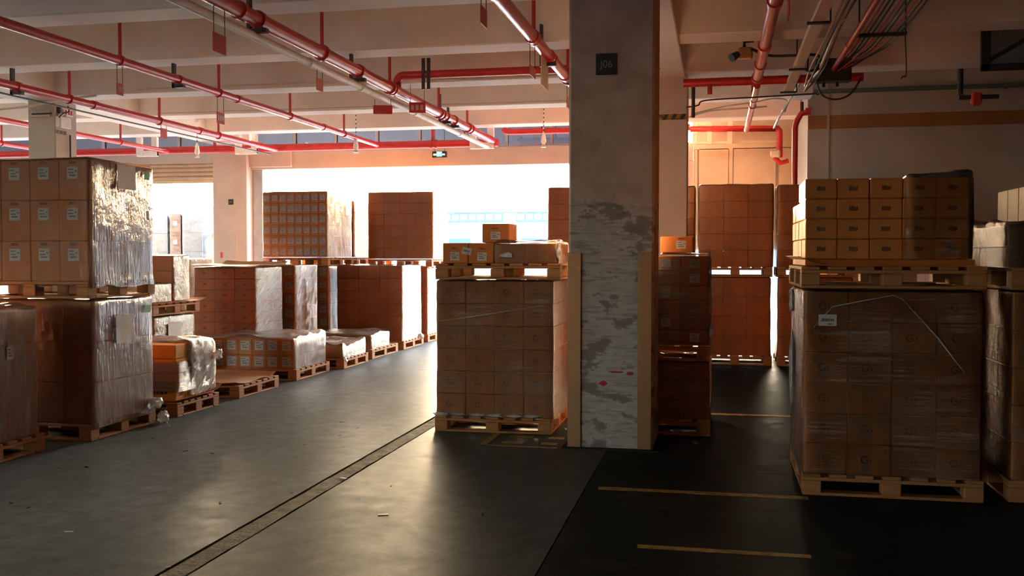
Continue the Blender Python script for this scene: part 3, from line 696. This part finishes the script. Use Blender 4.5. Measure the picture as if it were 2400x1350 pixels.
# ---- far right stack
pallet(1.86, 2.98, 6.85, 7.95, 0, 'pallet on the floor at the right picture edge', 'Y')
load('wrapped load cut off by the right picture edge', 1.88, 2.96, 6.87, 7.92, PH, 1.365, 4, 3, 5, wrap='film_horizontal', amp=.008)
pallet(1.86, 2.98, 6.85, 7.95, 1.38, 'upper pallet at the right picture edge', 'Y')
load('dark low load under crumpled film at the right picture edge', 1.84, 2.96, 6.87, 7.92, 1.38 + PH, 1.80, 3, 3, 2, mat='cardboard_brown_shaded', wrap='film_glint', amp=.012, lump=.05, front='film_glint')
pallet(2.56, 3.60, 9.0, 10.0, 0, 'pallet under the plain stack far right', 'Y')
load('plain brown stack rising behind the film at the right picture edge', 2.58, 3.58, 9.02, 9.98, PH, 2.20, 3, 3, 6, mat='cardboard_brown_shaded')  # cardboard darkened: shade of neighbouring stacks put into its colour
pallet(1.55, 2.60, 8.2, 8.85, 0, 'added pallet under the light-blocking load in the dark gap between the two right stacks', 'Y')
load('added dark wrapped load blocking light in the gap between the two right stacks', 1.66, 2.60, 8.22, 8.83, PH, 1.84, 3, 2, 5, mat='cardboard_dark', wrap='film_clear', lump=.04)  # stack put behind the black gap and widened to block light
# ---- back right row
for x0, x1, nm, top in ((-2.51, -1.46, 'first from the left', 2.63), (-1.38, -.33, 'second from the left', 2.62), (-.26, .79, 'third from the left', 2.64), (.86, 1.92, 'rightmost of four', 2.62)):
    pallet(x0, x1, 14.70, 15.75, 0, 'floor pallet of the back right row, ' + nm, 'Y')
    load('lower amber wrapped load of the back right row, ' + nm, x0 + .01, x1 - .03, 14.72, 15.72, PH, 1.285, 3, 3, 4, wrap='film_vertical', amp=.008, drop=.02)
    pallet(x0, x1, 14.70, 15.75, 1.295, 'upper pallet of the back right row, ' + nm, 'Y')
    load('upper amber wrapped load of the back right row, ' + nm, x0, x1, 14.72, 15.72, 1.295 + PH, top, 3, 3, 5, wrap='film_vertical', amp=.009)
# ---- yard
for x0, x1, mt, lb, z in ((-17.2, -15.1, 'grey_wrap', 'pale grey wrapped stack in the yard, left one', 2.75), (-15.04, -14.70, 'cardboard_yard', 'narrow bare brown stack in the yard between two grey ones', 2.78), (-14.66, -14.02, 'grey_wrap', 'pale grey wrapped stack in the yard beside the blue bin', 2.78)):
    pallet(x0, x1, 25, 26.1, 0, 'pallet outdoors under the ' + lb, 'Y')
    load(lb, x0 + .01, x1 - .01, 25.02, 26.05, PH, z, 4 if x1 - x0 > 1 else 1, 3, 5, mat=mt, wrap='film_clear', fstick=(.12, .12, 0, .5, 0) if mt == 'cardboard_yard' else None)
b = thing('blue_bin', 'blue plastic bin with a white lid in the yard beside the column', 'bin', (-13.15, 26, 0))
MB().box(-.75, .75, -.5, .5, .05, 2.15, 0, .03).build('bin_body', 'blue_plastic', b); MB().box(-.78, .78, -.53, .53, 2.15, 2.35, 0, .03).build('lid', 'white_metal', b)
MB().box(-.76, .76, -.51, .51, 1.2, 1.24, 0).build('rib', 'blue_frame', b)
for sx in (-.6, .6): MB().tube([(sx, -.4, .05), (sx, .4, .05)], .05, 10).build('wheel', 'black_metal', b)

# ------------------------------------------------------------------ overhead pipes
def pipe_run(label, X, Z, r, y0, y1, couplings=(), rods=(), straps=(), mat='red_paint', name='sprinkler_pipe', bend=None):
    t = thing(name, label, 'pipe', (X, y0, Z))
    pts = [(0, 0, 0), (0, y1 - y0, 0)]
    MB().tube(pts, r, 14).build('pipe', mat, t)
    for y in couplings:
        MB().tube([(0, y - y0 - .05, 0), (0, y - y0 + .05, 0)], r * 1.22, 14).build('coupling', mat, t)
    for y in rods:
        MB().tube([(0, y - y0, r * .5), (0, y - y0, 4.61 - Z)], .02, 8).build('hanger_rod', mat, t)
        MB().tube([(0, y - y0 - .02, 0), (0, y - y0 + .02, 0)], r * 1.3, 14).build('clamp_ring', mat, t)
    for y in straps:
        MB().box(-r - .035, -r - .005, y - y0 - .03, y - y0 + .03, -r - .05, .34).build('strap_hanger', 'dark_metal', t)
        MB().box(-r - .03, r + .02, y - y0 - .03, y - y0 + .03, -r - .05, -r - .01).build('strap_foot', 'dark_metal', t)
        MB().tube([(0, y - y0 - .03, 0), (0, y - y0 + .03, 0)], r * 1.25, 14).build('clamp_ring', 'red_paint', t)
    return t
pipe_run('thin red sprinkler pipe farthest left, passing behind the cream column', -10.97, 3.73, .045, 6, 18.2, (12.2,), (9.5, 14.6, 16.6))
pipe_run('red sprinkler pipe at far left edge, seen below the others', -13.2, 3.72, .045, 8, 18.2, (), (16.2,))
pipe_run('red sprinkler pipe crossing in front of the cream left column', -8.6, 3.72, .052, 5, 18.2, (12.4, 15.3), (11.86, 14.05, 15.92), (10.85,))
pipe_run('red sprinkler pipe running down from the upper left corner', -6.45, 3.75, .048, 4, 18.1, (12.5, 15.5), (9.77, 11.96, 14.17, 16.4), (10.98,))
t = pipe_run('main red sprinkler pipe running diagonally to the middle of the ceiling', -4.1, 3.745, .068, 3, 17.8, (8.0, 10.9, 12.15, 14.45, 16.2), (9.81, 12.0, 14.25, 15.97), (8.34, 10.89, 14.62, 15.1))
pipe_run('pale conduit pipe slung below the main red pipe', -4.14, 3.60, .040, 3, 17.6, (9.6, 11.1, 13.2, 15.6), (), (), 'white_metal', 'conduit_pipe')
pipe_run('thick red pipe with a pale sheen left of the big column', -1.78, 3.74, .06, 3, 12.2, (7.8, 9.5, 10.6, 11.6), (9.56, 11.82), (10.45,))
pipe_run('red pipe hung right of the big column, thinning into the distance', .46, 3.74, .058, 3, 12.3, (8.6, 10.4, 11.4, 12.2), (), ())
pipe_run('slim far end of the red pipe right of the big column', .46, 3.66, .04, 12.3, 16.6, (13.4,), (13.9,))
pipe_run('slim pink-lit red pipe among the cables at upper right', 1.30, 3.75, .030, 3, 12.0, (10.6, 8.4), ())
pipe_run('thin dark conduit strung under the red pipe at the far left', -8.62, 3.60, .012, 5, 18, (), (), (), 'dark_metal', 'conduit_pipe')
# cross pipes
t = thing('sprinkler_pipe', 'red cross pipe with an elbow between the main pipe and the big column', 'pipe', (-4.1, 12.3, 3.95))
MB().tube([(0, 0, -.2), (0, 0, -.09)] + arc((.09, 0, -.09), (-1, 0, 0), (0, 0, 1), .09) + [(3.4, 0, 0)], .052, 14).build('pipe', 'red_paint', t)
for x in (.35,): MB().box(x, x + .04, -.06, -.03, -.20, .20).box(x + .07, x + .11, -.06, -.03, -.2, .2).build('strap_hanger', 'dark_metal', t)
t = thing('sprinkler_pipe', 'dark red cross pipe passing behind the cables on the right', 'pipe', (-.42, 12.3, 3.72))
MB().tube([(0, 0, 0), (2.1, 0, 0)], .052, 14).build('pipe', 'red_paint', t)
MB().tube([(.32, -.02, -.03), (.32, -.02, -.15)], .03, 12).build('drain_stub', 'red_paint', t)
MB().tube([(.12, .03, .05), (.12, .03, -.42)], .022, 8).build('drop_rod', 'dark_metal', t)
t = thing('fire_main_pipe', 'thick red main pipe running along the far wall over the left door', 'pipe', (-18.3, 18.35, 3.76))
MB().tube([(0, 0, 0), (14.2, 0, 0)], .075, 14).build('pipe', 'red_paint', t)
for x in (4.6, 8.3, 12.9): MB().tube([(x, 0, 0), (x, 0, .30)], .03, 10).build('riser', 'red_paint', t)
for x in (12.85, 12.95): MB().tube([(x, 0, 0), (x + .04, 0, 0)], .09, 14).build('coupling', 'red_paint', t)
t = thing('fire_main_pipe', 'bright red main pipe along the far wall left of the big column', 'pipe', (-4.0, 18.35, 3.96))
MB().tube([(0, 0, .06), (.05, 0, .01), (.12, 0, 0), (3.5, 0, 0)], .06, 14).build('pipe', 'red_paint', t)
MB().tube([(.75, 0, .3), (.75, 0, -.10)], .02, 8).build('hanger_rod', 'black_metal', t)
t = thing('fire_main_pipe', 'red pipe crossing the top of the panelled door and turning down', 'pipe', (-.5, 18.4, 3.93))
MB().tube([(0, 0, 0), (1.52, 0, -.03)] + arc((1.52, 0, -.10), (0, 0, 1), (1, 0, 0), .07) + [(1.59, 0, -.55)], .055, 14).build('pipe', 'red_paint', t)
MB().tube([(1.50, -.05, -.55), (1.60, -.07, -.66), (1.74, -.05, -.62)], .045, 12).build('valve_bend', 'red_paint', t)
MB().box(1.42, 1.6, -.12, -.06, -.56, -.42, 0, .03).build('valve_cap', 'cable_pale', t)
t = thing('standpipe', 'bright red vertical pipe at the corner of the jutting wall', 'pipe', (1.17, 15.86, 0))
MB().tube([(0, 0, 2.0), (0, 0, 3.60), (.03, 0, 3.70), (.09, 0, 3.80), (.20, 0, 3.83)], .045, 14).build('pipe', 'red_paint', t)
MB().tube([(.10, 0, 3.85), (.10, 0, 3.98)], .025, 10).build('valve', 'dark_metal', t)
MB().tube([(.15, 0, 3.83), (.23, 0, 3.83)], .06, 14).build('flange', 'red_paint', t)
t = thing('teal_conduit', 'long dark teal conduit along the right wall under the beam', 'pipe', (1.2, 15.85, 4.13))
MB().tube([(0, 0, 0), (7.6, 0, 0)], .035, 12).build('pipe', 'teal_pipe', t)
for x in (.3, 3, 5.5): MB().box(x, x + .03, 0, .15, -.03, .03).build('saddle', 'dark_metal', t)

# cable trays and cables at upper right
t = thing('cable_tray', 'pale flat cable tray on black brackets at upper right', 'cable tray', (.86, 3, 3.66))
MB().box(-.055, .055, 0, 10.0, 0, .05, 0, .004).build('tray', 'tray_paint', t)
for y in (4.0, 6.05, 8.25, 9.8):
    MB().box(-.10, .10, y, y + .05, -.02, 0).build('bracket', 'black_metal', t)
    MB().tube([(.10, y + .02, -.01), (.10, y + .02, .92)], .008, 6).build('bracket_rod', 'black_metal', t)
def cable(label, pts, r, mat, name='cable', sag=0, parent=None):
    P = [Vector(p) for p in pts]; Q = []
    for i in range(len(P) - 1):
        p0 = P[max(i - 1, 0)]; p1, p2 = P[i], P[i + 1]; p3 = P[min(i + 2, len(P) - 1)]
        for k in range(6):
            u = k / 6; Q.append(.5 * ((2 * p1) + (p2 - p0) * u + (2 * p0 - 5 * p1 + 4 * p2 - p3) * u * u + (3 * p1 - p0 - 3 * p2 + p3) * u ** 3))
    Q.append(P[-1]); c = P[0]
    o = MB().tube([q - c for q in Q] if not parent else Q, r, 7).build(name, mat, parent, c if not parent else (0, 0, 0))
    return tag(o, label, 'cable') if not parent else o
t = thing('cable_bundle', 'fan of thin dark cables dropping from the ceiling at upper right', 'cables', (1.6, 3, 3.8))
for i in range(9):
    a = (i - 4) * .045
    cable('', [(a, -.5, .12), (a, 3.5, .06 + .01 * (i % 3)), (a, 7.45, .03), (a * .7 - .10, 8.3, -.02 - .01 * (i % 2)), (-.26 + a * .35, 9.0, -.02 - .02 * (i % 4))], .009, 'cable_black' if i % 3 else 'red_sign', 'cable', parent=t)
MB().box(-.23, .23, 7.4, 7.46, -.005, .025).build('bracket', 'black_metal', t)
for x in (-.22, .22): MB().tube([(x, 7.43, 0), (x, 7.43, .78)], .008, 6).build('bracket_rod', 'black_metal', t)
cable('black cable hanging in a slack hook below the fan of cables', [(1.82, 10.45, 3.8), (1.86, 10.6, 3.45), (1.83, 10.6, 3.42), (1.80, 10.5, 3.38)], .007, 'cable_black')
t = thing('conduit_pipe', 'bright silvery conduit among the cables at upper right', 'pipe', (1.09, 3, 3.74))
MB().tube([(0, 0, 0), (0, 6.3, 0), (-.01, 6.5, -.02), (0, 8.4, -.10), (-.10, 8.9, -.16)], .020, 10).build('pipe', 'galvanised', t)
for y in (6.3, 8.2): MB().tube([(0, y, -.01), (0, y + .08, -.012)], .028, 10).build('coupling', 'galvanised', t)
for i, (dx, dz) in enumerate(((-.05, -.02), (.06, .03), (-.09, .02))):
    cable(('brown', 'grey', 'tan')[i] + ' cable running alongside the silvery conduit', [(1.09 + dx, 3.2, 3.78 + dz), (1.10 + dx, 7.0, 3.74 + dz), (1.07 + dx * .6, 9.6, 3.70 + dz), (1.06 + dx, 11.2, 3.60 + dz), (1.0, 12.2, 3.55)], .010, ('cable_black', 'dark_metal', 'tray_paint')[i])
t = thing('junction_box', 'black junction box where the cables meet below the beam', 'electrical box', (1.30, 12.0, 3.62))
MB().box(-.2, .2, -.1, .1, 0, .26, 0, .012).build('box_body', 'black_metal', t); MB().box(-.15, .15, -.115, -.1, .04, .22, 0, .006).build('cover', 'black_metal', t)
for x in (-.1, .05): MB().tube([(x, 0, 0), (x, -.02, -.05)], .018, 8).build('gland', 'dark_metal', t)
cable('black cable looping below the junction box', [(1.12, 12.0, 3.66), (1.18, 12.0, 3.48), (1.34, 12.0, 3.42), (1.50, 12.0, 3.48), (1.62, 12.0, 3.66)], .011, 'cable_black')
cable('thick black hose looping beside the pale cable tray', [(.35, 11.1, 3.86), (.55, 11.2, 3.80), (.80, 11.2, 3.79), (1.05, 11.2, 3.78), (1.09, 11.2, 3.66), (1.0, 11.2, 3.62), (.93, 11.2, 3.63)], .016, 'cable_black')
cable('pale cable sagging across the beam above the panelled door', [(-.40, 14.9, 3.70), (.05, 14.9, 3.80), (.5, 14.9, 3.85), (.78, 14.9, 3.90), (.98, 14.9, 3.86), (.95, 14.9, 3.70)], .012, 'cable_pale')
cable('second pale cable drooping to the left above the panelled door', [(-.42, 14.85, 3.66), (-.1, 14.85, 3.74), (.3, 14.85, 3.76), (.7, 14.85, 3.78)], .012, 'cable_pale')
cable('dark rod-like cable descending beside the panelled door', [(1.02, 12.6, 3.80), (.95, 13.4, 3.70), (.86, 14.2, 3.58), (.80, 14.8, 3.46)], .016, 'dark_metal')
cable('thin dark conduit along the beam right of the column', [(-.40, 12.8, 3.50), (-.25, 12.8, 3.52), (-.15, 12.8, 3.58), (.5, 12.8, 3.60), (1.2, 12.8, 3.62)], .010, 'dark_metal')
cable('thin conduit along the beam face left of the big column', [(-8.2, 12.82, 4.0), (-5, 12.82, 4.0), (-1.3, 12.82, 3.99)], .010, 'tray_paint')
cable('pale cable pair sagging along the beam behind the red elbow', [(-3.7, 12.78, 3.97), (-3.0, 12.78, 3.95), (-2.2, 12.78, 3.96), (-1.3, 12.78, 4.02)], .014, 'cable_pale')
cable('pale hose draped across the cream left column', [(-12.5, 12.7, 3.80), (-11, 12.7, 3.74), (-10, 12.7, 3.78), (-9.4, 12.7, 3.86), (-8.8, 12.75, 3.92)], .018, 'cable_pale')
cable('thin conduit low on the far cross beam', [(-9.2, 15.0, 3.99), (-5.5, 15.0, 3.99), (-1.3, 15.0, 3.98)], .009, 'tray_paint')
cable('black looped cord above the white box on the cream column', [(-9.35, 12.85, 3.80), (-9.33, 12.85, 3.72), (-9.42, 12.85, 3.70), (-9.50, 12.85, 3.64)], .009, 'cable_black')
t = thing('cable_tray', 'tan ladder-like tray across the top of the panelled door', 'cable tray', (-.5, 18.5, 3.66))
MB().box(0, 1.6, -.05, .05, 0, .04).build('tray', 'tray_paint', t); MB().box(0, 1.6, -.05, .05, .30, .33).build('rail', 'tray_paint', t)
for x in (.04, .30, .67): MB().box(x, x + .09, -.12, -.06, -.02, .42, 0, .005).build('upright', 'tray_paint', t)

# small fixtures
t = thing('wall_box', 'white emergency lamp box with a red-lettered sign on the cream left column', 'emergency lamp', (-9.60, 13.02, 3.50))
MB().box(0, .09, -.12, .14, 0, .17, 0, .012).build('housing', 'lamp_white', t)
MB().box(0, .012, -.02, .28, .20, .32, 0, .003).build('sign_plate', 'lamp_white', t)
for y in (.02, .09, .16, .22): MB().box(.012, .014, y, y + .045, .225, .295).build('lettering', 'red_print', t)
for y in (-.06, .06): MB().tube([(.045, y, .17), (.045, y, .21)], [.035, .02], 12).build('lamp_head', 'lamp_white', t)
MB().box(-.01, .05, -.08, -.02, .22, .32, 0, .008).build('switch', 'black_metal', t)
t = thing('exit_sign', 'small glowing green exit sign on the lintel over the loading door', 'exit sign', (-5.39, 18.80, 3.545))
MB().box(-.145, .145, -.03, .03, 0, .125, 0, .006).build('housing', 'dark_metal', t)
MB().box(-.055, .055, -.034, -.03, .02, .115).build('pictogram', 'exit_green', t)
for x0, x1 in ((-.12, -.06), (.06, .115)): MB().box(x0, x1, -.034, -.03, .045, .075).build('arrow', 'exit_pale', t)
MB().box(-.035, -.015, -.037, -.034, .025, .09).box(-.015, .03, -.037, -.034, .07, .085).box(.012, .03, -.037, -.034, .03, .06).box(-.05, .05, -.037, -.034, .105, .112).build('running_figure', 'exit_pale', t)
for x in (-.1, .1): MB().tube([(x, 0, .12), (x, 0, .75)], .005, 6).build('suspension', 'dark_metal', t)
def ulink(x, y, label):
    t = thing('u_shaped_hanger', label, 'hanger', (x, y, 3.60), 'U-shaped frames at the far beam')
    MB().box(-.23, -.11, -.04, .04, .0, .38, 0, .006).build('upright', 'white_metal', t); MB().box(.11, .23, -.04, .04, .0, .38, 0, .006).build('upright', 'white_metal', t)
    MB().box(-.23, .23, -.035, .035, -.005, .11, 0, .006).build('cross_piece', 'white_metal', t)
ulink(-11.2, 17.85, 'grey U-shaped hanging frame over the rolled shutter'); ulink(-9.05, 17.85, 'cream U-shaped hanging frame beside the door column'); ulink(-4.30, 17.85, 'cream U-shaped hanging frame right of the green exit sign')
def hang_lamp(x, y, z, label, drop):
    t = thing('pendant_lamp', label, 'lamp', (x, y, z)); 
    MB().tube([(0, 0, drop), (0, 0, drop + .05)], .07, 12).build('ceiling_rose', 'lamp_white', t)
    MB().box(-.16, -.05, -.02, .02, drop, drop + .03).build('bracket', 'black_metal', t)
    n = int(drop / .035)
    for i in range(n): MB().tube([(0, 0, .02 + i * drop / n), (.008 if i % 2 else -.008, 0, .02 + (i + .8) * drop / n)], .009, 6).build('chain_link', 'black_metal' if i % 2 else 'lamp_white', t)
    MB().tube([(0, 0, .03), (0, 0, 0), (0, 0, -.03), (0, 0, -.13), (0, 0, -.18)], [.015, .03, .035, .05, .02], 12).build('glass_body', 'lamp_white', t)
    MB().tube([(0, 0, -.18), (0, 0, -.23)], [.03, .045], 12).build('bulb_guard', 'galvanised', t)
hang_lamp(-2.97, 16.9, 3.72, 'pendant lamp on a dark chain left of the big column', .50); hang_lamp(-9.57, 16.9, 3.68, 'pendant lamp in front of the rolled shutter', .42); hang_lamp(-6.42, 16.9, 3.70, 'pendant lamp above the sun glare', .48)
t = thing('floodlight', 'small brown floodlight under the beam right of the big column', 'lamp', (.30, 11.24, 3.80))
MB().box(-.09, .07, -.08, .06, -.02, .10, 0, .02).build('housing', 'brass', t); MB().tube([(-.09, -.09, .02), (-.16, -.14, -.03)], [.035, .05], 12).build('lamp_head', 'black_metal', t)
MB().tube([(-.02, 0, .10), (-.02, 0, .17), (.08, 0, .18)], .02, 8).build('bracket', 'black_metal', t); MB().tube([(-.02, 0, .17), (-.02, 0, .80)], .01, 6).build('stem', 'dark_metal', t)
t = thing('wall_fixture', 'dark rod with a pinkish lamp head hanging far right by the wall', 'lamp', (3.0, 13.4, 3.64))
MB().tube([(0, 0, .0), (0, 0, .52)], .035, 10).build('rod', 'dark_metal', t); MB().box(-.02, .45, -.03, .03, -.06, -.01).build('arm', 'black_metal', t); MB().box(.12, .24, -.09, .03, -.14, .02, 0, .02).build('lamp_head', 'red_sign', t)
t = thing('window_frame', 'dark braced frame with a pale pane at the upper right corner', 'frame', (3.03, 12.55, 3.78))
for a in ((0, .10, -.03, .03, 0, .62), (.55, .9, -.03, .03, 0, .62), (0, .9, -.03, .03, 0, .08)): MB().box(*a, 0, .008).build('frame_bar', 'black_metal', t)
MB().tube([(.08, 0, .12), (.6, 0, .42)], .025, 8).build('brace', 'black_metal', t); MB().box(.1, .55, -.005, .005, .08, .6).build('pane', 'grey_wrap', t)
# hanging signs (thin plates on wires)
def hsign(x, y, ztop, zpipe, w, h, label, mat='red_sign', glyph=False, face='x'):
    t = thing('hanging_sign', label, 'sign', (x, y, ztop - h), None, 0 if face == 'x' else R(-75))
    MB().box(-.004, .004, -w / 2, w / 2, 0, h, 0, .001).build('plate', mat, t)
    for s_ in (-1, 1): MB().tube([(0, s_ * w * .42, h), (0, s_ * w * .42, h + zpipe - ztop)], .004, 5).build('wire', 'dark_metal', t)
    if glyph:
        for k in range(3): MB().box(.004, .006, -w * .38 + k * w * .28, -w * .38 + k * w * .28 + w * .17, h * .25, h * .75).build('lettering', 'paper' if mat == 'red_sign' else 'red_print', t)
hsign(-4.1, 7.62, 3.46, 3.70, .22, .16, 'red hanging sign nearest the upper left, under the main pipe')
hsign(-6.45, 9.76, 3.50, 3.72, .12, .13, 'tiny pink hanging sign under the upper left pipe', 'red_sign', True)
hsign(-6.45, 12.0, 3.50, 3.72, .20, .15, 'red hanging sign with pale lettering over the left loads', 'red_sign', True)
hsign(-4.14, 9.84, 3.48, 3.58, .17, .13, 'plain red hanging sign under the middle of the main pipe')
hsign(-4.14, 11.85, 3.50, 3.58, .24, .11, 'wide orange-red hanging sign above the loading door', face='y')
hsign(-3.95, 12.7, 3.66, 3.9, .22, .14, 'red hanging sign with white letters partly behind the pipe', 'red_sign', True, 'y')
hsign(-8.6, 14.17, 3.62, 3.72, .18, .16, 'small pink hanging sign below the left pipe over the shutter')
hsign(-1.78, 7.45, 3.52, 3.74, .20, .14, 'dark red hanging sign nearest the top of the big column')
hsign(-1.78, 9.5, 3.45, 3.70, .30, .10, 'dark red hanging sign below the thick pale-sheen pipe')
hsign(-1.80, 10.3, 3.70, 3.74, .42, .32, 'large tan hanging sign beside the thick pale-sheen pipe', 'tray_paint')
hsign(-1.78, 11.85, 3.52, 3.74, .22, .13, 'small red hanging sign hard against the big column')
hsign(.62, 9.3, 3.92, 4.2, .25, .17, 'red and white hanging sign right of the hung red pipe', 'red_sign', True)
